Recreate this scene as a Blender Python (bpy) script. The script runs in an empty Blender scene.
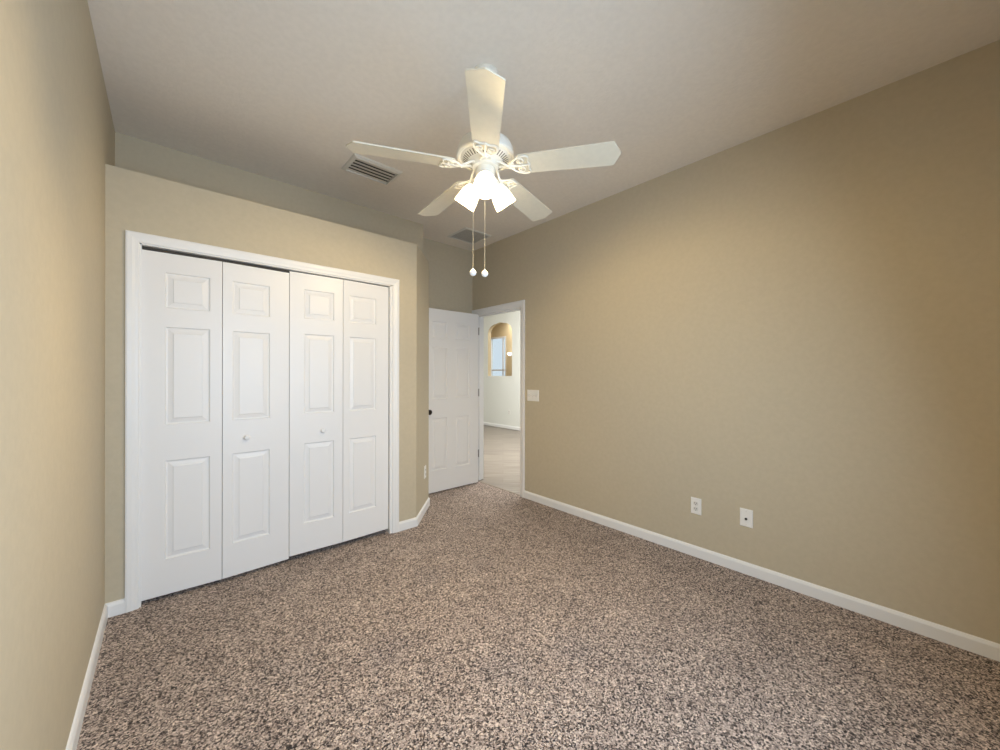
import bpy, bmesh, math, random
from mathutils import Vector, Matrix

C = bpy.context.scene.collection
S = bpy.context.scene
R = math.radians
PI = math.pi

# ------------------------------------------------------------------ camera
EYE = Vector((0, 0, 1.30))
YAW, ROLL = R(41.534), R(0.09)
cd = bpy.data.cameras.new('camera')
cd.sensor_width = 36
cd.lens = 376.7 * 36 / 1000
cd.clip_start = 0.02
cam = bpy.data.objects.new('camera', cd)
C.objects.link(cam)
fw = Vector((math.sin(YAW), math.cos(YAW), 0))
rt = Vector((math.cos(YAW), -math.sin(YAW), 0))
up = Vector((0, 0, 1))
rt2 = rt * math.cos(ROLL) + up * math.sin(ROLL)
up2 = up * math.cos(ROLL) - rt * math.sin(ROLL)
M4 = Matrix.Identity(4)
for i in range(3):
    M4[i][0], M4[i][1], M4[i][2], M4[i][3] = rt2[i], up2[i], -fw[i], EYE[i]
cam.matrix_world = M4
S.camera = cam

# ------------------------------------------------------------------ world, exposure
w = bpy.data.worlds.new('daylight')
S.world = w
w.use_nodes = True
bg = w.node_tree.nodes['Background']
bg.inputs[0].default_value = (0.80, 0.90, 1.0, 1)
bg.inputs[1].default_value = 0.9
S.view_settings.view_transform = 'Standard'
S.view_settings.look = 'None'
S.view_settings.gamma = 1
S.view_settings.use_curve_mapping = False
S.view_settings.exposure = 0.07
S.cycles.use_denoising = True
S.cycles.max_bounces = 14
S.cycles.diffuse_bounces = 8
S.cycles.transmission_bounces = 8
S.cycles.sample_clamp_indirect = 6


def area(name, loc, direction, sx, sy, power, col, spread=PI):
    l = bpy.data.lights.new(name, 'AREA')
    l.shape = 'RECTANGLE'
    l.size, l.size_y = sx, sy
    l.energy = power
    l.color = col
    l.spread = spread
    o = bpy.data.objects.new(name, l)
    C.objects.link(o)
    o.location = loc
    o.rotation_euler = Vector(direction).to_track_quat('-Z', 'Y').to_euler()
    return o


# room constants (metres)
XL, XR = -0.245, 2.849
YB = -0.42                      # wall behind the camera
YC, YU, YA = 2.903, 3.401, 3.735  # closet front, wall above the ledge, alcove end
ZC, ZL = 2.836, 2.424
XC, XS, YE = 1.611, 1.963, 3.29
XH = 6.2                        # far hall wall
WT = 0.12
WIN = (0.02, 1.55, 0.62, 2.10)   # bedroom window in the wall behind the camera: x0 x1 z0 z1
DY0, DY1, DZ = 2.880, 3.668, 2.037

area('window_daylight', ((WIN[0] + WIN[1]) / 2, YB + 0.03, (WIN[2] + WIN[3]) / 2), (-0.05, 1, -0.30),
     WIN[1] - WIN[0], WIN[3] - WIN[2], 58, (0.60, 0.77, 1.0), R(166))
area('hall_fill', (4.6, 4.2, 2.7), (0.35, 0.35, -1), 1.6, 2.5, 180, (0.97, 0.99, 1.0))  # added overhead lamp to brighten the hall, no window stands here
area('far_room_fill', (7.0, 7.6, 2.75), (0.2, 0.1, -1), 0.6, 1.4, 22, (1.0, 0.95, 0.86))  # added overhead fill for the room past the arch, apart from its window


# ------------------------------------------------------------------ materials
def mat(name, col, rough=0.5, bump=None, spec=0.4, metal=0.0, var=0.0):
    m = bpy.data.materials.new(name)
    m.use_nodes = True
    nt = m.node_tree
    b = nt.nodes['Principled BSDF']
    b.inputs['Base Color'].default_value = (*col, 1)
    b.inputs['Roughness'].default_value = rough
    b.inputs['Specular IOR Level'].default_value = spec
    b.inputs['Metallic'].default_value = metal
    tc = nt.nodes.new('ShaderNodeTexCoord')
    if bump:
        sc, st, dist = bump
        n = nt.nodes.new('ShaderNodeTexNoise')
        n.inputs['Scale'].default_value = sc
        n.inputs['Detail'].default_value = 3
        bp = nt.nodes.new('ShaderNodeBump')
        bp.inputs['Strength'].default_value = st
        bp.inputs['Distance'].default_value = dist
        nt.links.new(tc.outputs['Object'], n.inputs['Vector'])
        nt.links.new(n.outputs['Fac'], bp.inputs['Height'])
        nt.links.new(bp.outputs['Normal'], b.inputs['Normal'])
    if var:
        n2 = nt.nodes.new('ShaderNodeTexNoise')
        n2.inputs['Scale'].default_value = 35
        n2.inputs['Detail'].default_value = 4
        r = nt.nodes.new('ShaderNodeValToRGB')
        r.color_ramp.elements[0].color = (*[c * (1 - var) for c in col], 1)
        r.color_ramp.elements[1].color = (*[min(1, c * (1 + var)) for c in col], 1)
        r.color_ramp.elements[0].position = 0.35
        r.color_ramp.elements[1].position = 0.65
        nt.links.new(tc.outputs['Object'], n2.inputs['Vector'])
        nt.links.new(n2.outputs['Fac'], r.inputs['Fac'])
        nt.links.new(r.outputs['Color'], b.inputs['Base Color'])
    return m


M_wall = mat('beige_wall_paint', (0.53, 0.46, 0.335), 0.7, (70, 0.12, 0.004), 0.2, var=0.02)
M_ceil = mat('ceiling_paint', (0.79, 0.735, 0.655), 0.85, (60, 0.3, 0.005), 0.15, var=0.02)
M_trim = mat('white_trim_paint', (0.80, 0.79, 0.77), 0.35)
M_door = mat('white_door_paint', (0.80, 0.785, 0.765), 0.38, (160, 0.04, 0.002))
M_hallwall = mat('pale_hall_paint', (0.77, 0.775, 0.72), 0.7, (70, 0.1, 0.004), 0.2)
M_farwall = mat('tan_far_wall_paint', (0.62, 0.52, 0.34), 0.7, (70, 0.1, 0.004), 0.2)
M_dark = mat('closet_shade_tone', (0.10, 0.09, 0.08), 0.9)  # darkness of the unlit closet put into the colour
M_black = mat('shaded_gap', (0.06, 0.055, 0.048), 0.9)  # shade of the vent gaps and door-top gap as a flat colour
M_bronze = mat('dark_bronze_metal', (0.045, 0.035, 0.03), 0.35, metal=0.7)
M_steel = mat('brushed_steel', (0.35, 0.33, 0.31), 0.35, metal=0.9)
M_fan = mat('cream_fan_enamel', (0.80, 0.77, 0.68), 0.35)
M_blade = mat('cream_fan_blade', (0.70, 0.65, 0.52), 0.45, var=0.02)
M_slot = mat('fan_vent_dark', (0.14, 0.12, 0.09), 0.7)
M_plate = mat('white_plastic_plate', (0.82, 0.80, 0.75), 0.3)
M_plate2 = mat('ivory_plastic_device', (0.70, 0.68, 0.62), 0.3)
M_hole = mat('dark_slot_plastic', (0.02, 0.02, 0.02), 0.6)
M_grille_gap = mat('grille_gap_grey', (0.44, 0.40, 0.34), 0.9)  # lighter shade between the return grille slats, put into the colour
M_vent = mat('vent_enamel', (0.66, 0.64, 0.58), 0.5)
M_chain = mat('pale_chain_metal', (0.75, 0.68, 0.52), 0.35, metal=0.5)
M_ball = mat('white_porcelain', (0.9, 0.89, 0.87), 0.15)
M_thresh = mat('pale_threshold', (0.28, 0.23, 0.18), 0.5)


def carpet():
    m = bpy.data.materials.new('flecked_brown_carpet')
    m.use_nodes = True
    nt = m.node_tree
    b = nt.nodes['Principled BSDF']
    b.inputs['Roughness'].default_value = 0.95
    b.inputs['Specular IOR Level'].default_value = 0.05
    b.inputs['Sheen Weight'].default_value = 0.15
    tc = nt.nodes.new('ShaderNodeTexCoord')
    L = nt.links.new
    # warp so the tufts look twisted
    nz = nt.nodes.new('ShaderNodeTexNoise')
    nz.inputs['Scale'].default_value = 90
    nz.inputs['Detail'].default_value = 2
    L(tc.outputs['Object'], nz.inputs['Vector'])
    mx = nt.nodes.new('ShaderNodeMixRGB')
    mx.blend_type = 'LINEAR_LIGHT'
    mx.inputs['Fac'].default_value = 0.007
    L(tc.outputs['Object'], mx.inputs[1])
    L(nz.outputs['Color'], mx.inputs[2])
    v = nt.nodes.new('ShaderNodeTexVoronoi')
    v.inputs['Scale'].default_value = 182
    L(mx.outputs['Color'], v.inputs['Vector'])
    sep = nt.nodes.new('ShaderNodeSeparateColor')
    L(v.outputs['Color'], sep.inputs['Color'])
    big = nt.nodes.new('ShaderNodeTexNoise')
    big.inputs['Scale'].default_value = 5.0
    big.inputs['Detail'].default_value = 5
    L(tc.outputs['Object'], big.inputs['Vector'])
    ad = nt.nodes.new('ShaderNodeMath')
    ad.operation = 'MULTIPLY_ADD'
    ad.inputs[1].default_value = 0.22
    ad.inputs[2].default_value = -0.11
    L(big.outputs['Fac'], ad.inputs[0])
    sm = nt.nodes.new('ShaderNodeMath')
    sm.operation = 'ADD'
    L(sep.outputs['Red'], sm.inputs[0])
    L(ad.outputs[0], sm.inputs[1])
    r = nt.nodes.new('ShaderNodeValToRGB')
    e = r.color_ramp.elements
    e[0].position, e[0].color = 0.0, (0.018, 0.011, 0.009, 1)
    e[1].position, e[1].color = 1.0, (0.82, 0.675, 0.555, 1)
    for p, c in ((0.15, (0.036, 0.025, 0.019)), (0.30, (0.13, 0.096, 0.077)), (0.50, (0.31, 0.236, 0.196)), (0.70, (0.46, 0.362, 0.302)), (0.9, (0.62, 0.495, 0.415))):
        q = e.new(p)
        q.color = (*c, 1)
    L(sm.outputs[0], r.inputs['Fac'])
    L(r.outputs['Color'], b.inputs['Base Color'])
    n3 = nt.nodes.new('ShaderNodeTexNoise')
    n3.inputs['Scale'].default_value = 160
    L(tc.outputs['Object'], n3.inputs['Vector'])
    bp = nt.nodes.new('ShaderNodeBump')
    bp.inputs['Strength'].default_value = 0.8
    bp.inputs['Distance'].default_value = 0.012
    L(n3.outputs['Fac'], bp.inputs['Height'])
    L(bp.outputs['Normal'], b.inputs['Normal'])
    return m


def plank():
    m = bpy.data.materials.new('pale_plank_tile')
    m.use_nodes = True
    nt = m.node_tree
    L = nt.links.new
    b = nt.nodes['Principled BSDF']
    b.inputs['Roughness'].default_value = 0.33
    tc = nt.nodes.new('ShaderNodeTexCoord')
    mp = nt.nodes.new('ShaderNodeMapping')
    mp.inputs['Rotation'].default_value = (0, 0, R(42))
    L(tc.outputs['Object'], mp.inputs['Vector'])
    br = nt.nodes.new('ShaderNodeTexBrick')
    br.inputs['Scale'].default_value = 1.0
    br.inputs['Brick Width'].default_value = 1.2
    br.inputs['Row Height'].default_value = 0.2
    br.inputs['Mortar Size'].default_value = 0.003
    br.inputs['Color1'].default_value = (0.27, 0.225, 0.185, 1)
    br.inputs['Color2'].default_value = (0.33, 0.28, 0.23, 1)
    br.inputs['Mortar'].default_value = (0.24, 0.19, 0.145, 1)
    L(mp.outputs['Vector'], br.inputs['Vector'])
    mp2 = nt.nodes.new('ShaderNodeMapping')
    mp2.inputs['Scale'].default_value = (1.2, 14, 1)
    L(mp.outputs['Vector'], mp2.inputs['Vector'])
    n = nt.nodes.new('ShaderNodeTexNoise')
    n.inputs['Scale'].default_value = 2.2
    n.inputs['Detail'].default_value = 6
    L(mp2.outputs['Vector'], n.inputs['Vector'])
    rr = nt.nodes.new('ShaderNodeValToRGB')
    rr.color_ramp.elements[0].position = 0.3
    rr.color_ramp.elements[0].color = (0.58, 0.56, 0.54, 1)
    rr.color_ramp.elements[1].position = 0.7
    rr.color_ramp.elements[1].color = (1, 1, 1, 1)
    L(n.outputs['Fac'], rr.inputs['Fac'])
    mu = nt.nodes.new('ShaderNodeMixRGB')
    mu.blend_type = 'MULTIPLY'
    mu.inputs['Fac'].default_value = 1
    L(br.outputs['Color'], mu.inputs[1])
    L(rr.outputs['Color'], mu.inputs[2])
    L(mu.outputs['Color'], b.inputs['Base Color'])
    return m


def shade_glass():
    m = bpy.data.materials.new('lit_frosted_glass')
    m.use_nodes = True
    nt = m.node_tree
    L = nt.links.new
    nt.nodes.remove(nt.nodes['Principled BSDF'])
    out = nt.nodes['Material Output']
    tr = nt.nodes.new('ShaderNodeBsdfTranslucent')
    tr.inputs['Color'].default_value = (0.95, 0.93, 0.88, 1)
    df = nt.nodes.new('ShaderNodeBsdfDiffuse')
    df.inputs['Color'].default_value = (0.9, 0.89, 0.86, 1)
    em = nt.nodes.new('ShaderNodeEmission')
    em.inputs['Color'].default_value = (1.0, 0.95, 0.86, 1)
    em.inputs['Strength'].default_value = 0.9
    a = nt.nodes.new('ShaderNodeMixShader')
    a.inputs[0].default_value = 0.45
    s = nt.nodes.new('ShaderNodeAddShader')
    L(tr.outputs[0], a.inputs[1])
    L(df.outputs[0], a.inputs[2])
    L(a.outputs[0], s.inputs[0])
    L(em.outputs[0], s.inputs[1])
    L(s.outputs[0], out.inputs[0])
    return m


def emit(name, col, strength):
    m = bpy.data.materials.new(name)
    m.use_nodes = True
    nt = m.node_tree
    nt.nodes.remove(nt.nodes['Principled BSDF'])
    em = nt.nodes.new('ShaderNodeEmission')
    em.inputs['Color'].default_value = (*col, 1)
    em.inputs['Strength'].default_value = strength
    nt.links.new(em.outputs[0], nt.nodes['Material Output'].inputs[0])
    return m


def glass():
    m = bpy.data.materials.new('window_glass')
    m.use_nodes = True
    nt = m.node_tree
    L = nt.links.new
    nt.nodes.remove(nt.nodes['Principled BSDF'])
    t = nt.nodes.new('ShaderNodeBsdfTransparent')
    t.inputs['Color'].default_value = (0.95, 0.98, 0.98, 1)
    g = nt.nodes.new('ShaderNodeBsdfGlossy')
    g.inputs['Roughness'].default_value = 0.02
    x = nt.nodes.new('ShaderNodeMixShader')
    x.inputs[0].default_value = 0.06
    L(t.outputs[0], x.inputs[1])
    L(g.outputs[0], x.inputs[2])
    L(x.outputs[0], nt.nodes['Material Output'].inputs[0])
    return m


M_carpet, M_plank, M_shade, M_glass = carpet(), plank(), shade_glass(), glass()
M_bulb = emit('lit_bulb', (1.0, 0.86, 0.62), 12)
M_sconce = emit('lit_wall_light', (1.0, 0.97, 0.9), 3)


# ------------------------------------------------------------------ mesh helpers
def box(bm, lo, hi, bev=0.0, mtx=None):
    x0, y0, z0 = lo
    x1, y1, z1 = hi
    vs = [bm.verts.new(p) for p in ((x0, y0, z0), (x1, y0, z0), (x1, y1, z0), (x0, y1, z0),
                                    (x0, y0, z1), (x1, y0, z1), (x1, y1, z1), (x0, y1, z1))]
    fs = [bm.faces.new([vs[i] for i in f]) for f in
          ((3, 2, 1, 0), (4, 5, 6, 7), (0, 1, 5, 4), (1, 2, 6, 5), (2, 3, 7, 6), (3, 0, 4, 7))]
    allv = list(vs)
    if bev:
        es = list({e for f in fs for e in f.edges})
        r = bmesh.ops.bevel(bm, geom=es, offset=bev, segments=2, profile=0.7, affect='EDGES')
        allv = list({v for f in r['faces'] for v in f.verts} | {v for v in vs if v.is_valid})
    if mtx is not None:
        bmesh.ops.transform(bm, matrix=mtx, verts=allv)
    return allv


def lathe(bm, prof, seg=32, mtx=None, cap0=False, cap1=False):
    rings = []
    for r, z in prof:
        if r < 1e-6:
            rings.append([bm.verts.new((0, 0, z))])
        else:
            rings.append([bm.verts.new((r * math.cos(2 * PI * k / seg), r * math.sin(2 * PI * k / seg), z)) for k in range(seg)])
    for a, b in zip(rings, rings[1:]):
        for k in range(seg):
            k2 = (k + 1) % seg
            if len(a) == 1 and len(b) == 1:
                continue
            if len(a) == 1:
                bm.faces.new((a[0], b[k2], b[k]))
            elif len(b) == 1:
                bm.faces.new((a[k], a[k2], b[0]))
            else:
                bm.faces.new((a[k], a[k2], b[k2], b[k]))
    if cap0 and len(rings[0]) > 1:
        bm.faces.new(rings[0][::-1])
    if cap1 and len(rings[-1]) > 1:
        bm.faces.new(rings[-1])
    vs = [v for r in rings for v in r]
    if mtx is not None:
        bmesh.ops.transform(bm, matrix=mtx, verts=vs)
    return vs


def tube(bm, pts, rad, seg=8, closed=False, flat=1.0, mtx=None):
    """tube along points; flat squashes it along z"""
    pts = [Vector(p) for p in pts]
    n = len(pts)
    rings = []
    for i, p in enumerate(pts):
        a = pts[(i - 1) % n] if (closed or i > 0) else pts[i]
        b = pts[(i + 1) % n] if (closed or i < n - 1) else pts[i]
        t = (b - a).normalized()
        ref = Vector((0, 0, 1)) if abs(t.z) < 0.95 else Vector((1, 0, 0))
        s = t.cross(ref).normalized()
        u = s.cross(t).normalized()
        rr = rad[i] if isinstance(rad, (list, tuple)) else rad
        rings.append([bm.verts.new(p + s * rr * math.cos(2 * PI * k / seg) + u * rr * flat * math.sin(2 * PI * k / seg)) for k in range(seg)])
    rng = range(n) if closed else range(n - 1)
    for i in rng:
        a, b = rings[i], rings[(i + 1) % n]
        for k in range(seg):
            k2 = (k + 1) % seg
            bm.faces.new((a[k], b[k], b[k2], a[k2]))
    if not closed:
        bm.faces.new(rings[0])
        bm.faces.new(rings[-1][::-1])
    vs = [v for r in rings for v in r]
    if mtx is not None:
        bmesh.ops.transform(bm, matrix=mtx, verts=vs)
    return vs


def prism(bm, outline, z0, z1, mtx=None):
    n = len(outline)
    lo = [bm.verts.new((x, y, z0)) for x, y in outline]
    hi = [bm.verts.new((x, y, z1)) for x, y in outline]
    bm.faces.new(lo[::-1])
    bm.faces.new(hi)
    for i in range(n):
        j = (i + 1) % n
        bm.faces.new((lo[i], lo[j], hi[j], hi[i]))
    if mtx is not None:
        bmesh.ops.transform(bm, matrix=mtx, verts=lo + hi)
    return lo + hi


def sweep(bm, prof, path, up_axis=None):
    """prof: (out, up) pairs; path: list of (point, out_vector, up_vector) with the mitre already in the vectors"""
    rings = []
    for p, o, u in path:
        p, o, u = Vector(p), Vector(o), Vector(u)
        rings.append([bm.verts.new(p + o * a + u * b) for a, b in prof])
    n = len(prof)
    for A, B in zip(rings, rings[1:]):
        for k in range(n):
            k2 = (k + 1) % n
            bm.faces.new((A[k], A[k2], B[k2], B[k]))
    bm.faces.new(rings[0][::-1])
    bm.faces.new(rings[-1])


def obj(name, bm, m, parent=None, smooth=False, loc=None):
    bmesh.ops.recalc_face_normals(bm, faces=bm.faces[:])
    me = bpy.data.meshes.new(name)
    bm.to_mesh(me)
    bm.free()
    me.materials.append(m)
    o = bpy.data.objects.new(name, me)
    C.objects.link(o)
    if parent is not None:
        o.parent = parent
    if loc is not None:
        o.location = loc
    if smooth:
        for p in me.polygons:
            p.use_smooth = True
        try:
            me.set_sharp_from_angle(angle=R(35))
        except Exception:
            pass
    return o


def thing(name, label, cat, loc=(0, 0, 0), rz=0.0, group=None):
    o = bpy.data.objects.new(name, None)
    o.empty_display_size = 0.05
    C.objects.link(o)
    o.location = loc
    o.rotation_euler = (0, 0, rz)
    o['label'] = label
    o['category'] = cat
    if group:
        o['group'] = group
    return o


def struct(name, bm, m, label, cat, parent=None, smooth=False):
    o = obj(name, bm, m, parent, smooth)
    if parent is None:
        o['kind'] = 'structure'
        o['label'] = label
        o['category'] = cat
    return o


def boxes(lst):
    bm = bmesh.new()
    for lo, hi in lst:
        box(bm, lo, hi)
    return bm


# ------------------------------------------------------------------ room shell
T = WT
struct('floor', boxes([((XL - T, YB - T, -0.10), (XR + 0.015, YA, 0.0))]), M_carpet,
       'flecked brown and grey carpet covering the bedroom floor', 'floor')
struct('floor_hall', boxes([((XR + 0.015, -1.5, -0.10), (XH + 0.10, 10.6, -0.008))]), M_plank,
       'pale wood-look plank floor of the hall beyond the open doorway', 'floor')
struct('ceiling', boxes([((XL - T, YB - T, ZC), (XR + T, YA + T, ZC + 0.1))]), M_ceil,
       'off-white bedroom ceiling carrying the fan', 'ceiling')
struct('ceiling_hall', boxes([((XR + T, -1.5, 3.05), (8.2, 10.6, 3.15))]), M_ceil,
       'white ceiling of the hall beyond the doorway', 'ceiling')
struct('wall_left', boxes([((XL - T, YB - T, 0), (XL, YA + T, ZC))]), M_wall,
       'plain beige wall running along the left edge of the room', 'wall')
struct('wall_right', boxes([((XR, YB - T, 0), (XR + T, DY0, ZC)), ((XR, DY1, 0), (XR + T, YA + T, ZC)),
                            ((XR, DY0, DZ), (XR + T, DY1, ZC))]), M_wall,
       'long beige right-hand wall with outlets and the doorway', 'wall')
x0, x1, z0, z1 = WIN
struct('wall_back', boxes([((XL, YB - T, 0), (x0, YB, ZC)), ((x1, YB - T, 0), (XR, YB, ZC)),
                           ((x0, YB - T, 0), (x1, YB, z0)), ((x0, YB - T, z1), (x1, YB, ZC))]), M_wall,
       'beige window wall behind the viewer', 'wall')
# closet front wall with its opening, then the angled return
CX0, CX1, CZ = -0.112, 1.389, 2.032
struct('wall_closet', boxes([((XL, YC, 0), (CX0, YC + T, ZL)), ((CX1, YC, 0), (XC, YC + T, ZL)),
                             ((CX0, YC, CZ), (CX1, YC + T, ZL))]), M_wall,
       'beige closet front wall around the white bifold doors, ending in a ledge', 'wall')
bm = bmesh.new()
prism(bm, [(XC, YC), (XS, YE), (XS, YU), (XS - 0.10, YU), (XS - 0.10, YE + 0.04), (XC - 0.05, YC + T)], 0, ZL)
struct('wall_angled', bm, M_wall, 'narrow angled beige wall between the closet and the open door', 'wall')
struct('wall_upper', boxes([((XL, YU, ZL - 0.05), (XS - 0.10, YU + T, ZC))]), M_wall,
       'set-back strip of beige wall above the closet ledge', 'wall')
bm = bmesh.new()
prism(bm, [(XL, YC + T), (XC - 0.06, YC + T), (XS - 0.101, YE + 0.02), (XS - 0.101, YU), (XL, YU)], ZL - 0.05, ZL - 0.001)
struct('trim_1', bm, M_wall,
       'beige plant ledge on top of the closet', 'ledge')
struct('wall_side', boxes([((XS - 0.10, YU, 0), (XS, YA + T, ZC))]), M_wall,
       'short beige wall hidden behind the open door', 'wall')
struct('wall_alcove', boxes([((XS, YA, 0), (XR, YA + T, ZC))]), M_wall,
       'beige wall behind the open white door', 'wall')
# closet interior, its shade put into a dark colour
struct('wall_inside', boxes([((XL, YU - 0.02, 0), (XS - 0.11, YU - 0.001, ZL - 0.051)),
                             ]), M_dark, 'back of the closet behind the bifold doors, coloured dark for its shade', 'wall')

# hall walls
AY0, AY1, AZ0, AZ1 = 6.566, 7.466, 1.277, 2.64


def arch_wall():
    """hall wall with a flat-topped arched opening, 0.14 thick"""
    arc = []
    rr, n = 0.30, 8
    arc.append((AY0, AZ0))
    for k in range(n + 1):
        a = PI - (PI / 2) * k / n
        arc.append((AY0 + rr + rr * math.cos(a), AZ1 - rr * 0.75 - 0.06 + rr * 0.75 * math.sin(a)))
    arc.append(((AY0 + AY1) / 2, AZ1 - 0.03))
    for k in range(n + 1):
        a = PI / 2 - (PI / 2) * k / n
        arc.append((AY1 - rr + rr * math.cos(a), AZ1 - rr * 0.75 - 0.06 + rr * 0.75 * math.sin(a)))
    arc.append((AY1, AZ0))
    bm = bmesh.new()
    YL, YR, ZT = -1.5, 10.6, 3.05
    for x in (XH, XH + 0.10):
        def V(y, z):
            return bm.verts.new((x, y, z))
        # bottom, sides
        bm.faces.new([V(YL, 0), V(YR, 0), V(YR, AZ0), V(YL, AZ0)])
        bm.faces.new([V(YL, AZ0), V(AY0, AZ0), V(AY0, ZT), V(YL, ZT)])
        bm.faces.new([V(AY1, AZ0), V(YR, AZ0), V(YR, ZT), V(AY1, ZT)])
        top = arc[1:-1]
        for (a, b), (c, dd) in zip(top, top[1:]):
            if abs(c - a) > 1e-6:
                bm.faces.new([V(a, b), V(c, dd), V(c, ZT), V(a, ZT)])
    for (a, b), (c, dd) in zip(arc, arc[1:] + arc[:1]):
        bm.faces.new([bm.verts.new(p) for p in ((XH, a, b), (XH, c, dd), (XH + 0.10, c, dd), (XH + 0.10, a, b))])
    for (a, b, c, dd) in ((YL, 0, YR, 0), (YL, ZT, YR, ZT), (YL, 0, YL, ZT), (YR, 0, YR, ZT)):
        bm.faces.new([bm.verts.new(p) for p in ((XH, a, b), (XH, c, dd), (XH + 0.10, c, dd), (XH + 0.10, a, b))])
    bmesh.ops.remove_doubles(bm, verts=bm.verts[:], dist=1e-5)
    return bm


wh = struct('wall_hall', arch_wall(), M_hallwall, 'pale hall wall with an arched opening, seen through the doorway', 'wall')
wh.data.materials.append(M_farwall)
for p in wh.data.polygons:
    if p.center.x > XH + 0.01:
        p.material_index = 1
XF = 7.6
struct('wall_far', boxes([((XF, 5.6, 0), (XF + 0.1, 8.30, 3.05)), ((XF, 9.08, 0), (XF + 0.1, 10.6, 3.05)),
                          ((XF, 8.30, 0), (XF + 0.1, 9.08, 0.9)), ((XF, 8.30, 2.47), (XF + 0.1, 9.08, 3.05)),
                          ]), M_farwall, 'warm tan wall seen through the arched hall opening', 'wall')
struct('wall_far_end', boxes([((XH + 0.10, 10.5, 0), (XF, 10.6, 3.05)), ((XH + 0.10, 5.6, 0), (XF, 5.7, 3.05))]), M_farwall,
       'tan end walls of the room beyond the arch', 'wall')
struct('floor_far', boxes([((XH + 0.10, 5.6, -0.1), (XF + 0.1, 10.6, -0.008))]), M_plank, 'floor of the room beyond the arch', 'floor')
struct('wall_hall_end', boxes([((XR + T, 10.5, 0), (XH, 10.6, 3.05)), ((XR + T, -1.5, 0), (XH, -1.4, 3.05))]), M_hallwall,
       'pale end walls of the hall', 'wall')
struct('wall_hall_side', boxes([((XR + T, YA + T, 0), (XR + T + 0.02, 10.5, 3.05)), ((XR + T, -1.4, 0), (XR + T + 0.012, DY0 - 0.07, 3.05)),
                                ((XR + T, DY0 - 0.07, DZ + 0.08), (XR + T + 0.012, YA + T, 3.05))]), M_hallwall,
       'pale hall side of the bedroom wall', 'wall')


# windows
def window(name, label, axis, plane, u0, u1, z0, z1, thick, rail=None, mull=None):
    """axis 'x': wall plane is x = plane; axis 'y': y = plane.  frame straddles the wall thickness"""
    def P(u, t, z):
        return (plane + t, u, z) if axis == 'x' else (u, plane + t, z)

    def bx(bm, ua, ub, ta, tb, za, zb):
        a, b = P(ua, ta, za), P(ub, tb, zb)
        box(bm, [min(i, j) for i, j in zip(a, b)], [max(i, j) for i, j in zip(a, b)], 0.003)
    r = thing(name, label, 'window')
    r['kind'] = 'structure'
    f = 0.05
    bm = bmesh.new()
    bx(bm, u0, u0 + f, 0, thick, z0, z1)
    bx(bm, u1 - f, u1, 0, thick, z0, z1)
    bx(bm, u0 + f, u1 - f, 0, thick, z0, z0 + f)
    bx(bm, u0 + f, u1 - f, 0, thick, z1 - f, z1)
    obj('window_frame', bm, M_trim, r)
    bm = bmesh.new()
    if rail:
        bx(bm, u0 + f, u1 - f, thick * 0.45, thick * 0.75, rail - 0.02, rail + 0.02)
    if mull:
        bx(bm, mull - 0.02, mull + 0.02, thick * 0.45, thick * 0.75, z0 + f, z1 - f)
    obj('sash_bar', bm, M_trim, r)
    bm = bmesh.new()
    bx(bm, u0 + f, u1 - f, thick * 0.58, thick * 0.62, z0 + f, z1 - f)
    obj('pane', bm, M_glass, r)
    return r


window('window_1', 'wide white-framed window behind the viewer lighting the bedroom', 'y', YB - T, x0, x1, z0, z1, T - 0.01, (z0 + z1) / 2, None)
window('window_2', 'bright narrow window seen through the arched hall opening', 'x', XF, 8.30, 9.08, 0.9, 2.47, 0.1, 1.45, 8.50)

# ------------------------------------------------------------------ trim and baseboards
BP = [(0, 0), (0.013, 0), (0.013, 0.058), (0.010, 0.066), (0.006, 0.073), (0, 0.076)]


def baseboard(name, pts, label, closed_side=1):
    """pts: floor polyline along the wall face; boards stand on its left side"""
    bm = bmesh.new()
    P = [Vector((x, y, 0)) for x, y in pts]
    path = []
    for i, p in enumerate(P):
        dirs = []
        if i > 0:
            dirs.append((P[i] - P[i - 1]).normalized())
        if i < len(P) - 1:
            dirs.append((P[i + 1] - P[i]).normalized())
        ns = [Vector((-t.y, t.x, 0)) for t in dirs]
        o = sum(ns, Vector())
        o.normalize()
        o = o / max(0.3, o.dot(ns[0]))
        path.append((p, o, (0, 0, 1)))
    sweep(bm, BP, path)
    return struct(name, bm, M_trim, label, 'baseboard')


CAS = 0.062
baseboard('baseboard_left', [(XL, YC), (XL, YB)], 'white baseboard along the left wall')
baseboard('baseboard_right', [(XR, YB), (XR, DY0 - CAS)], 'white baseboard along the right wall under the outlets')
baseboard('baseboard_back', [(XL, YB), (XR, YB)], 'white baseboard on the wall behind the viewer')
baseboard('baseboard_closet', [(CX0 - 0.056, YC), (XL, YC)], 'short white baseboard left of the closet casing')
baseboard('baseboard_angled', [(XS, YE + 0.3), (XS, YE), (XC, YC), (CX1 + 0.056, YC)],
          'white baseboard turning the corner between closet and open door')
baseboard('baseboard_alcove', [(XR, YA), (XS, YA)], 'white baseboard behind the open door')
baseboard('baseboard_hall', [(XH, -1.4), (XH, 10.5)], 'white baseboard of the far hall wall')

CP = [(0, 0.0), (0.006, 0.0), (0.010, 0.006), (0.011, 0.018), (0.015, 0.030), (0.016, 0.048), (0.013, 0.056), (0, 0.056)]


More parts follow.
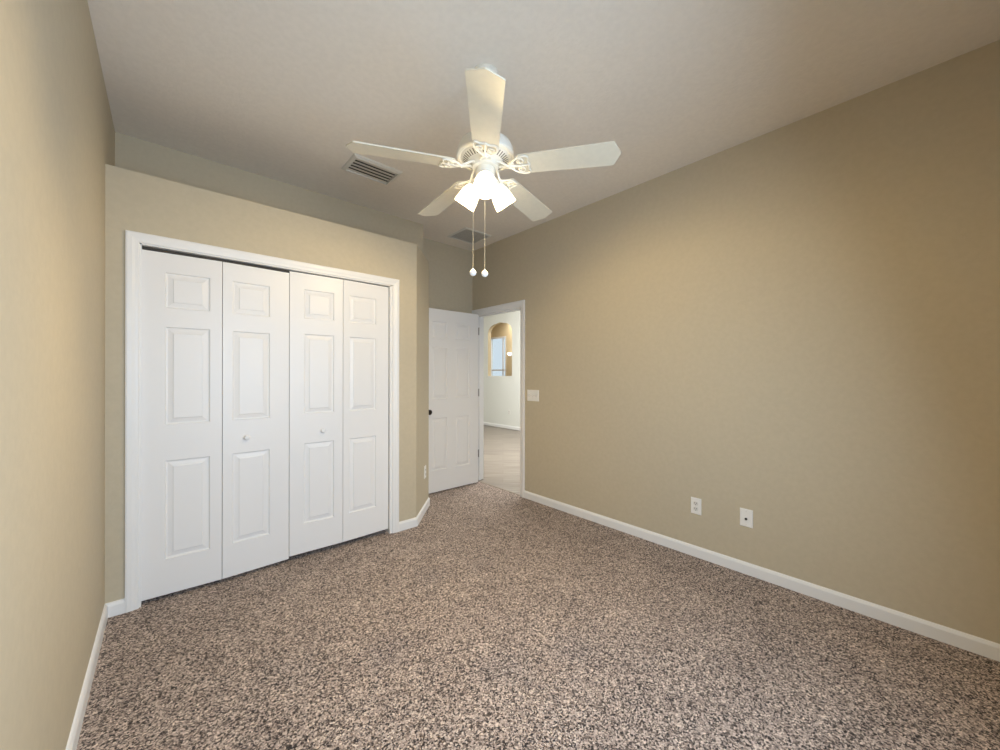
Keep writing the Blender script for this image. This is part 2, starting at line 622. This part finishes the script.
def casing(name, origin, udir, out, u0, u1, ztop, label, z0=0.0):
    """mitred casing round an opening in a wall: udir along the wall, out towards the room"""
    U, O, Z = Vector(udir), Vector(out), Vector((0, 0, 1))
    Og = Vector(origin)
    bm = bmesh.new()
    path = [(Og + U * u0 + Z * z0, O, -U), (Og + U * u0 + Z * ztop, O, -U + Z), (Og + U * u1 + Z * ztop, O, U + Z), (Og + U * u1 + Z * z0, O, U)]
    sweep(bm, CP, path)
    return struct(name, bm, M_trim, label, 'door casing')


casing('trim_2', (0, YC, 0), (1, 0, 0), (0, -1, 0), CX0, CX1, CZ, 'white mitred casing framing the bifold closet doors')
CP = [(a, b * 1.11) for a, b in CP]
casing('trim_3', (XR, 0, 0), (0, 1, 0), (-1, 0, 0), DY0, DY1, DZ, 'white casing round the open doorway to the hall')
casing('trim_4', (XR + T, 0, 0), (0, 1, 0), (1, 0, 0), DY0, DY1, DZ, 'white casing on the hall side of the doorway')
JT = 0.018
bm = boxes([((CX0, YC, 0), (CX0 + 0.008, YC + T, CZ)), ((CX1 - 0.02, YC, 0), (CX1, YC + T, CZ)),
            ((CX0, YC, CZ - 0.006), (CX1, YC + T, CZ))])
struct('trim_5', bm, M_trim, 'white jamb inside the closet opening', 'door jamb')
bm = boxes([((XR, DY0, 0), (XR + T, DY0 + JT * 0.4, DZ)), ((XR, DY1 - JT * 0.4, 0), (XR + T, DY1, DZ)),
            ((XR, DY0, DZ - JT * 0.4), (XR + T, DY1, DZ)),
            ((XR + 0.04, DY1 - 0.022, 0), (XR + 0.075, DY1 - JT * 0.4, DZ)), ((XR + 0.04, DY0 + JT * 0.4, 0), (XR + 0.075, DY0 + 0.022, DZ)),
            ((XR + 0.04, DY0 + 0.022, DZ - 0.022), (XR + 0.075, DY1 - 0.022, DZ - JT * 0.4))])
struct('trim_6', bm, M_trim, 'white jamb lining the open doorway', 'door jamb')
struct('trim_7', boxes([((XR + 0.004, DY0 + 0.008, -0.008), (XR + 0.03, DY1 - 0.008, 0.004))]), M_thresh,
       'thin pale threshold strip where carpet meets the hall floor', 'threshold')


# ------------------------------------------------------------------ panel doors
def panel_slab(W, H, TH, rects, both=True):
    """door slab: x 0..W, z 0..H, front face y=0 (towards -y), back y=TH; moulded raised panels"""
    bm = bmesh.new()
    steps = [(0.0, 0.0), (0.004, 0.0085), (0.011, 0.0100), (0.015, 0.0090), (0.034, 0.0045), (0.036, 0.0008), (0.039, 0.0004)]

    def face(y, sgn):
        xs = sorted({0, W} | {r[0] for r in rects} | {r[1] for r in rects})
        zs = sorted({0, H} | {r[2] for r in rects} | {r[3] for r in rects})
        for xa, xb in zip(xs, xs[1:]):
            for za, zb in zip(zs, zs[1:]):
                cx, cz = (xa + xb) / 2, (za + zb) / 2
                if any(r[0] < cx < r[1] and r[2] < cz < r[3] for r in rects):
                    continue
                bm.faces.new([bm.verts.new(p) for p in ((xa, y, za), (xb, y, za), (xb, y, zb), (xa, y, zb))])
        for a, b, c, dd in rects:
            prev = None
            for off, dep in steps:
                ring = [bm.verts.new(p) for p in ((a + off, y + sgn * dep, c + off), (b - off, y + sgn * dep, c + off),
                                                 (b - off, y + sgn * dep, dd - off), (a + off, y + sgn * dep, dd - off))]
                if prev:
                    for k in range(4):
                        bm.faces.new((prev[k], prev[(k + 1) % 4], ring[(k + 1) % 4], ring[k]))
                prev = ring
            bm.faces.new(prev)
    face(0, 1)
    face(TH, -1)
    for a, b in (((0, 0), (W, 0)), ((W, 0), (W, H)), ((W, H), (0, H)), ((0, H), (0, 0))):
        bm.faces.new([bm.verts.new(p) for p in ((a[0], 0, a[1]), (b[0], 0, b[1]), (b[0], TH, b[1]), (a[0], TH, a[1]))])
    bmesh.ops.remove_doubles(bm, verts=bm.verts[:], dist=1e-5)
    return bm


def knob_bm(rad=0.017, length=0.028):
    """round door pull, axis along -y from y=0"""
    bm = bmesh.new()
    prof = [(0.0, -0.001), (rad * 0.62, 0), (rad * 0.55, length * 0.25), (rad * 0.6, length * 0.4), (rad * 0.95, length * 0.58),
            (rad, length * 0.74), (rad * 0.8, length * 0.92), (rad * 0.4, length), (0, length * 1.01)]
    lathe(bm, prof, 20, Matrix.Rotation(R(90), 4, 'X'))
    return bm


LH = 1.980                      # leaf height
LB = 0.028
LT = 0.034
ZR = [(0.205, 0.775), (0.985, 1.552), (1.662, 1.868)]   # panel heights on a leaf


def bifold(label, ax, bx_, mx, fold, zb, pan_a, pan_b, knob_leaf, knob_x):
    """two leaves from ax to bx_ hinged at mx; the fold stands `fold` in front of the track line"""
    yt = YC + 0.020
    r = thing('bifold_door', label, 'closet door', (0, 0, 0), 0, 'white bifold closet doors')
    for i, (xa, xb, pan, ya, yb) in enumerate(((ax, mx, pan_a, yt, yt - fold), (mx, bx_, pan_b, yt - fold, yt))):
        wd = xb - xa - 0.003
        ang = math.atan2(yb - ya, xb - xa)
        rects = [(pan[0] - xa, pan[1] - xa, a, b) for a, b in ZR]
        lf = obj('door_leaf', panel_slab(wd, LH, LT, rects), M_door, r)
        lf.location = (xa + 0.0015, ya, zb)
        lf.rotation_euler = (0, 0, ang)
        if knob_leaf == i:
            k = obj('knob', knob_bm(), M_door, lf, True)
            k.location = (knob_x - xa, 0, 0.895 - zb)
    return r


bifold('left pair of white panelled bifold closet doors, hanging slightly lower', -0.108, 0.6385, 0.262, 0.016, LB - 0.004,
       (-0.006, 0.200), (0.313, 0.519), 1, 0.388)
bifold('right pair of white panelled bifold closet doors, next to the angled wall', 0.6385, 1.366, 0.998, 0.012, LB + 0.010,
       (0.730, 0.932), (1.043, 1.258), 0, 0.854)
struct('trim_8', boxes([((CX0 + 0.01, YC + 0.03, CZ - 0.022), (CX1 - 0.022, YC + 0.06, CZ - 0.007))]), M_black,  # strip coloured for the shade in the gap over the doors
       'bifold track above the closet doors, coloured dark for the shaded gap', 'track')

# open bedroom door: hinged at the far jamb, swung flat along the alcove wall
DW, DH, DT = 0.765, 2.012, 0.035
d = thing('door_1', 'open white six-panel door swung back beside the hall doorway', 'door', (XR - 0.042, 3.562, 0.014))
d['kind'] = 'structure'
px = [(-DW + 0.122, -DW + 0.320), (-DW + 0.43, -DW + 0.635)]
rects = [(a + DW, b + DW, z_0, z_1) for a, b in px for z_0, z_1 in ((0.235, 0.81), (1.02, 1.585), (1.69, 1.875))]
sl = obj('door_slab', panel_slab(DW, DH, DT, rects), M_door, d)
sl.location = (-DW, 0, 0)
bm = bmesh.new()
prof = [(0.0, 0), (0.032, 0), (0.032, 0.006), (0.014, 0.010), (0.011, 0.030), (0.018, 0.038), (0.027, 0.048), (0.028, 0.058), (0.020, 0.068), (0, 0.071)]
lathe(bm, prof, 24, Matrix.Translation((-DW + 0.064, 0, 0.885)) @ Matrix.Rotation(R(90), 4, 'X'))
k = obj('door_knob', bm, M_bronze, d, True)
k['label'] = 'dark bronze door knob'
for hz in (0.345, 1.075, 1.81):
    bm = bmesh.new()
    lathe(bm, [(0.0, -0.047), (0.004, -0.047), (0.0055, -0.043), (0.0055, 0.043), (0.004, 0.047), (0, 0.047)], 12, Matrix.Translation((0.006, -0.004, hz)))
    box(bm, (-0.004, -0.0018, hz - 0.043), (0.006, 0.0, hz + 0.043))
    hg = obj('hinge', bm, M_steel, d, True)
    hg['label'] = 'grey metal hinge'


# ------------------------------------------------------------------ wall plates
def plate_root(name, label, cat, pos, normal, group=None):
    """local frame: x along the wall, -y out of the wall, z up"""
    n = Vector(normal)
    r = thing(name, label, cat, pos, math.atan2(n.y, n.x) + PI / 2, group)
    return r


def plate(W, H, th=0.006):
    bm = bmesh.new()
    vs = [(-W / 2, 0, -H / 2), (W / 2, 0, -H / 2), (W / 2, 0, H / 2), (-W / 2, 0, H / 2)]
    q = 0.0035
    a = [bm.verts.new(v) for v in vs]
    b = [bm.verts.new((x, -th * 0.5, z)) for x, y, z in vs]
    c = [bm.verts.new((x - math.copysign(q, x), -th, z - math.copysign(q, z))) for x, y, z in vs]
    bm.faces.new(a[::-1])
    bm.faces.new(c)
    for P, Q in ((a, b), (b, c)):
        for k in range(4):
            bm.faces.new((P[k], P[(k + 1) % 4], Q[(k + 1) % 4], Q[k]))
    return bm


def screw(parent, x, z, y=-0.006):
    bm = bmesh.new()
    lathe(bm, [(0, 0), (0.0032, 0), (0.0028, 0.0012), (0, 0.0015)], 12, Matrix.Translation((x, y, z)) @ Matrix.Rotation(R(90), 4, 'X'))
    obj('screw', bm, M_plate2, parent)


def outlet(label, pos, normal):
    r = plate_root('wall_outlet', label, 'outlet', pos, normal, 'white duplex outlets')
    p = obj('cover_plate', plate(0.071, 0.116), M_plate, r)
    screw(r, 0, 0)
    for s in (-1, 1):
        bm = bmesh.new()
        out = []
        for k in range(24):
            a = 2 * PI * k / 24
            out.append((0.0170 * math.cos(a), max(-0.0125, min(0.0125, 0.0170 * math.sin(a)))))
        prism(bm, out, 0, 0.0022, Matrix.Translation((0, -0.006, 0.0195 * s)) @ Matrix.Rotation(R(90), 4, 'X'))
        f = obj('socket', bm, M_plate2, r)
        bm = bmesh.new()
        for sx, hh in ((-0.0062, 0.0050), (0.0062, 0.0040)):
            box(bm, (sx - 0.0013, -0.0090, 0.0195 * s + 0.003 - hh), (sx + 0.0013, -0.0081, 0.0195 * s + 0.003 + hh))
        lathe(bm, [(0, 0), (0.0026, 0), (0.0026, 0.0008), (0, 0.0008)], 12, Matrix.Translation((0, -0.0082, 0.0195 * s - 0.0085)) @ Matrix.Rotation(R(90), 4, 'X'))
        obj('slot', bm, M_hole, f)
    return r


outlet('white duplex outlet low on the right wall, left of the cable plate', (XR, 1.090, 0.362), (-1, 0, 0))
ang_n = Vector((YE - YC, -(XS - XC), 0)).normalized()
tt = 0.665
outlet('white outlet seen edge-on on the angled wall beside the open door', (XC + (XS - XC) * tt, YC + (YE - YC) * tt, 0.375), ang_n)
outlet('small white outlet on the hall wall seen through the doorway', (XH, 6.66, 0.40), (-1, 0, 0))

r = plate_root('cable_plate', 'white wall plate with one dark cable jack, right of the duplex outlet', 'cable plate', (XR, 0.777, 0.366), (-1, 0, 0))
obj('cover_plate', plate(0.074, 0.116), M_plate, r)
screw(r, 0, 0.042)
screw(r, 0, -0.042)
bm = bmesh.new()
lathe(bm, [(0.0, 0), (0.0075, 0), (0.0075, 0.003), (0.0048, 0.003), (0.0048, 0.011), (0.0030, 0.011), (0.0030, 0.004), (0, 0.004)], 16,
      Matrix.Translation((0, -0.006, -0.006)) @ Matrix.Rotation(R(90), 4, 'X'))
j = obj('coax_jack', bm, M_bronze, r, True)
j['label'] = 'dark metal cable jack'

r = plate_root('light_switch', 'white triple toggle switch plate beside the doorway casing', 'light switch', (XR, 2.698, 1.088), (-1, 0, 0))
obj('cover_plate', plate(0.163, 0.116), M_plate, r)
for k in (-1, 0, 1):
    xk = k * 0.046
    screw(r, xk, 0.030)
    screw(r, xk, -0.030)
    bm = bmesh.new()
    box(bm, (xk - 0.0055, -0.0068, -0.0125), (xk + 0.0055, -0.0058, 0.0125))
    b = obj('toggle_slot', bm, M_plate2, r)
    bm = bmesh.new()
    box(bm, (-0.004, -0.017, -0.005), (0.004, 0.0, 0.005), 0.001, Matrix.Translation((xk, -0.006, 0)) @ Matrix.Rotation(R(-24), 4, 'X'))
    obj('toggle', bm, M_plate, b)


# ------------------------------------------------------------------ ceiling vents
def grille(name, label, cat, xa, xb, ya, yb, border, n, tilt, slat_w, depth, backing=None):
    cx, cy = (xa + xb) / 2, (ya + yb) / 2
    r = thing(name, label, cat, (cx, cy, ZC))
    W, H = (xb - xa) / 2, (yb - ya) / 2
    bm = bmesh.new()

    def ring(w, h, z):
        return [bm.verts.new(p) for p in ((-w, -h, z), (w, -h, z), (w, h, z), (-w, h, z))]
    rs = [ring(W, H, 0), ring(W - 0.004, H - 0.004, -depth * 0.5), ring(W - border * 0.8, H - border * 0.8, -depth),
          ring(W - border, H - border, -depth), ring(W - border, H - border, 0)]
    for a, b in zip(rs, rs[1:]):
        for k in range(4):
            bm.faces.new((a[k], a[(k + 1) % 4], b[(k + 1) % 4], b[k]))
    obj('vent_frame', bm, M_vent, r)
    iw, ih = W - border, H - border
    bm = bmesh.new()
    box(bm, (-iw, -ih, -0.0015), (iw, ih, -0.0005))  # flat sheet on the ceiling; shade between louvres is in its colour
    obj('louvre_backing', bm, backing or M_black, r)
    for i in range(n):
        y = -ih + (i + 0.5) * 2 * ih / n
        bm = bmesh.new()
        box(bm, (-iw, -slat_w / 2, -0.0007), (iw, slat_w / 2, 0.0007), 0, Matrix.Translation((0, y, -depth * 0.55)) @ Matrix.Rotation(tilt, 4, 'X'))
        obj('louvre', bm, M_vent, r)
    return r


grille('ceiling_vent', 'white louvred ceiling vent above the closet, left of the fan', 'vent', 0.972, 1.338, 2.622, 2.882, 0.026, 5, R(12), 0.035, 0.018)
grille('return_grille', 'flat square return grille on the ceiling in front of the corner', 'vent', 2.325, 2.69, 3.165, 3.52, 0.022, 18, R(10), 0.0110, 0.010, M_grille_gap)

# ------------------------------------------------------------------ ceiling fan
FX, FY = 1.216, 1.488
FAZ = R(230.656)
fan = thing('ceiling_fan', 'cream five-blade ceiling fan with three lit glass shades', 'ceiling fan', (FX, FY, ZC))
Z = lambda z: z - ZC
bm = bmesh.new()
lathe(bm, [(0.0, 0), (0.064, 0), (0.066, -0.006), (0.065, -0.030), (0.056, -0.050), (0.036, -0.066), (0.018, -0.074), (0, -0.074)], 36)
obj('canopy', bm, M_fan, fan, True)
bm = bmesh.new()
lathe(bm, [(0.0, -0.06), (0.0125, -0.06), (0.0125, Z(2.52)), (0, Z(2.52))], 16)
obj('downrod', bm, M_fan, fan, True)
bm = bmesh.new()
lathe(bm, [(0.0, Z(2.535)), (0.030, Z(2.535)), (0.034, Z(2.51)), (0.070, Z(2.502)), (0.108, Z(2.486)), (0.131, Z(2.466)), (0.140, Z(2.448)),
           (0.1410, Z(2.424)), (0.147, Z(2.420)), (0.148, Z(2.410)), (0.143, Z(2.403)), (0.132, Z(2.401)), (0.126, Z(2.404)),
           (0.118, Z(2.399)), (0.078, Z(2.376)), (0.070, Z(2.368)), (0.066, Z(2.352)), (0.0, Z(2.345))], 56)
motor = obj('motor_housing', bm, M_fan, fan, True)
bm = bmesh.new()
for k in range(40):
    a = 2 * PI * k / 40
    box(bm, (0.088, -0.0026, -0.0015), (0.116, 0.0026, 0.0015), 0, Matrix.Rotation(a, 4, 'Z') @ Matrix.Translation((0, 0, Z(2.3995))) @
        Matrix.Translation((0.102, 0, -0.0095)) @ Matrix.Rotation(R(-29.5), 4, 'Y') @ Matrix.Translation((-0.102, 0, 0.0)))
vs_ = obj('vent_slots', bm, M_slot, motor)
bm = bmesh.new()
lathe(bm, [(0.0, Z(2.350)), (0.046, Z(2.350)), (0.049, Z(2.344)), (0.049, Z(2.305)), (0.043, Z(2.284)), (0.028, Z(2.272)), (0.010, Z(2.268)), (0.007, Z(2.262)), (0, Z(2.260))], 40)
obj('switch_housing', bm, M_fan, fan, True)


def blade_outline():
    r0, r1 = 0.165, 0.66
    w0, w1 = 0.061, 0.071
    pts = []
    pts += [(r0, -w0 + 0.016), (r0 + 0.010, -w0 + 0.004), (r0 + 0.022, -w0)]
    pts += [(r1 - 0.036, -w1), (r1 - 0.030, -w1 + 0.002), (r1 - 0.003, -0.006), (r1, 0.0), (r1 - 0.003, 0.006), (r1 - 0.030, w1 - 0.002), (r1 - 0.036, w1)]
    pts += [(r0 + 0.022, w0), (r0 + 0.010, w0 - 0.004), (r0, w0 - 0.016)]
    return pts


def leaf_outline():
    """trefoil plate of the blade iron: narrow at the arm, two side lobes and a middle point"""
    half = [(0.150, 0.010), (0.165, 0.020), (0.180, 0.035), (0.200, 0.048), (0.222, 0.056), (0.245, 0.060), (0.264, 0.058), (0.277, 0.050),
            (0.276, 0.038), (0.270, 0.026), (0.272, 0.013), (0.280, 0.0)]
    return half + [(x, -y) for x, y in half[-2::-1]]


ZB = Z(2.328)
PITCH = R(12)
DROOP = R(2.3)
ZI = ZB + 0.017
for k in range(5):
    rot = Matrix.Rotation(FAZ + k * 2 * PI / 5, 4, 'Z')
    tiltm = Matrix.Translation((0, 0, ZB + 0.024)) @ Matrix.Rotation(DROOP, 4, 'Y') @ Matrix.Rotation(-PITCH, 4, 'X')
    bm = bmesh.new()
    prism(bm, blade_outline(), 0.0, 0.006, rot @ tiltm)
    bl = obj('blade', bm, M_blade, fan)
    bm = bmesh.new()
    mt = rot @ tiltm @ Matrix.Translation((0.012, 0, 0)) @ Matrix.Diagonal((0.78, 0.95, 1, 1))
    lo = leaf_outline()
    tube(bm, [(x, y, -0.004) for x, y in lo], 0.0050, 8, True, 0.9, mt)
    prism(bm, [(x, y * 0.9) for x, y in lo if x < 0.19], -0.0045, -0.0005, mt)
    # scrollwork: two spiral curls, two loops and a middle rib
    for s in (-1, 1):
        cur = []
        for q in range(22):
            t = q / 21
            a = R(200) - t * R(430)
            rad = 0.022 * (1 - 0.62 * t)
            cur.append((0.228 + rad * math.cos(a), s * (0.027 + rad * math.sin(a)), -0.0050))
        tube(bm, cur, [0.0046 - 0.0014 * q / 21 for q in range(22)], 6, False, 1.0, mt)
    tube(bm, [(0.155, 0, -0.004), (0.20, 0, -0.006), (0.245, 0, -0.006), (0.280, 0, -0.004)], [0.008, 0.006, 0.005, 0.004], 8, False, 0.8, mt)
    # S-curved double arm from the motor down to the plate
    for s in (-1, 1):
        arm = []
        for q in range(12):
            t = q / 11
            x = 0.066 + t * 0.062
            z = Z(2.362) + (ZI - 0.004 - Z(2.362)) * (3 * t * t - 2 * t ** 3) + 0.004 * math.sin(PI * t)
            y = s * (0.020 * (1 - t) ** 1.2 + 0.006)
            arm.append((x, y, z))
        tube(bm, arm, 0.0065, 8, False, 0.8, rot)
    for (sx, sy) in ((0.205, 0.034), (0.205, -0.034), (0.258, 0.0)):
        lathe(bm, [(0, -0.0075), (0.003, -0.0072), (0.0045, -0.0045), (0.0, -0.0044)], 10, mt @ Matrix.Translation((sx, sy, 0)))
    obj('blade_iron', bm, M_fan, bl, True)

# light kit: three tilted bell shades
TL = R(52)
for k in range(3):
    az = FAZ + k * 2 * PI / 3
    base = Matrix.Rotation(az, 4, 'Z') @ Matrix.Translation((0.050, 0, Z(2.292))) @ Matrix.Rotation(PI / 2 + TL, 4, 'Y')
    bm = bmesh.new()
    lathe(bm, [(0.0, -0.018), (0.014, -0.018), (0.016, -0.004), (0.026, 0.002), (0.029, 0.012), (0.029, 0.024), (0.024, 0.026), (0.0, 0.020)], 24, base)
    so = obj('lamp_socket', bm, M_fan, fan, True)
    bm = bmesh.new()
    outer = [(0.025, 0.010), (0.028, 0.020), (0.037, 0.036), (0.046, 0.056), (0.0515, 0.080), (0.055, 0.104), (0.058, 0.128)]
    inner = [(r_ - 0.003, z_) for r_, z_ in outer[::-1]]
    lathe(bm, outer + inner, 36, base)
    sh = obj('lamp_shade', bm, M_shade, fan, True)
    sh['label'] = 'lit white frosted glass shade'
    bm = bmesh.new()
    lathe(bm, [(0.0, 0.022), (0.012, 0.024), (0.012, 0.034), (0.018, 0.048), (0.021, 0.060), (0.018, 0.072), (0.008, 0.079), (0, 0.080)], 20, base)
    obj('bulb', bm, M_bulb, so, True)
    l = bpy.data.lights.new('bulb_light', 'POINT')
    l.energy = 31
    l.color = (1.0, 0.74, 0.36)
    l.shadow_soft_size = 0.012
    lo_ = bpy.data.objects.new('bulb_light', l)
    C.objects.link(lo_)
    lo_.parent = fan
    lo_.location = base @ Vector((0, 0, 0.097))

# pull chains: lateral offsets measured along the view's right direction
for (dx, df, zt_, name_lab) in ((-0.062, 0.0, 2.290, 'left'), (-0.003, 0.02, 2.266, 'right')):
    o = rt * dx + fw * df
    bm = bmesh.new()
    n = 70
    pts = []
    zb_ = 1.842
    zz = Z(zt_)
    tube(bm, [(o.x, o.y, zz), (o.x, o.y, Z(zb_))], 0.0009, 6)
    q = 0
    while zz > Z(zb_) + 0.004:
        bmesh.ops.create_icosphere(bm, subdivisions=1, radius=0.0018, matrix=Matrix.Translation((o.x, o.y, zz)))
        zz -= 0.0065
    ch = obj('pull_chain', bm, M_chain, fan)
    bm = bmesh.new()
    lathe(bm, [(0, 0.022), (0.004, 0.021), (0.0045, 0.016), (0.009, 0.014), (0.0155, 0.006), (0.0175, -0.001), (0.0155, -0.009), (0.009, -0.0155), (0, -0.018)], 20,
          Matrix.Translation((o.x, o.y, Z(1.822))))
    obj('pull_ball', bm, M_ball, ch, True)

# ------------------------------------------------------------------ wall light beyond the arch
r = thing('wall_sconce', 'small bright white wall light seen inside the arched hall opening', 'wall light', (XF, 8.09, 1.91))
bm = bmesh.new()
box(bm, (-0.012, -0.05, -0.05), (0, 0.05, 0.05), 0.004)
obj('back_plate', bm, M_trim, r)
bm = bmesh.new()
lathe(bm, [(0.02, -0.04), (0.052, 0.0), (0.062, 0.04), (0.058, 0.04), (0.048, 0.0), (0.0, -0.036)], 24, Matrix.Translation((-0.07, 0, 0)))
obj('lamp_shade', bm, M_sconce, r, True)
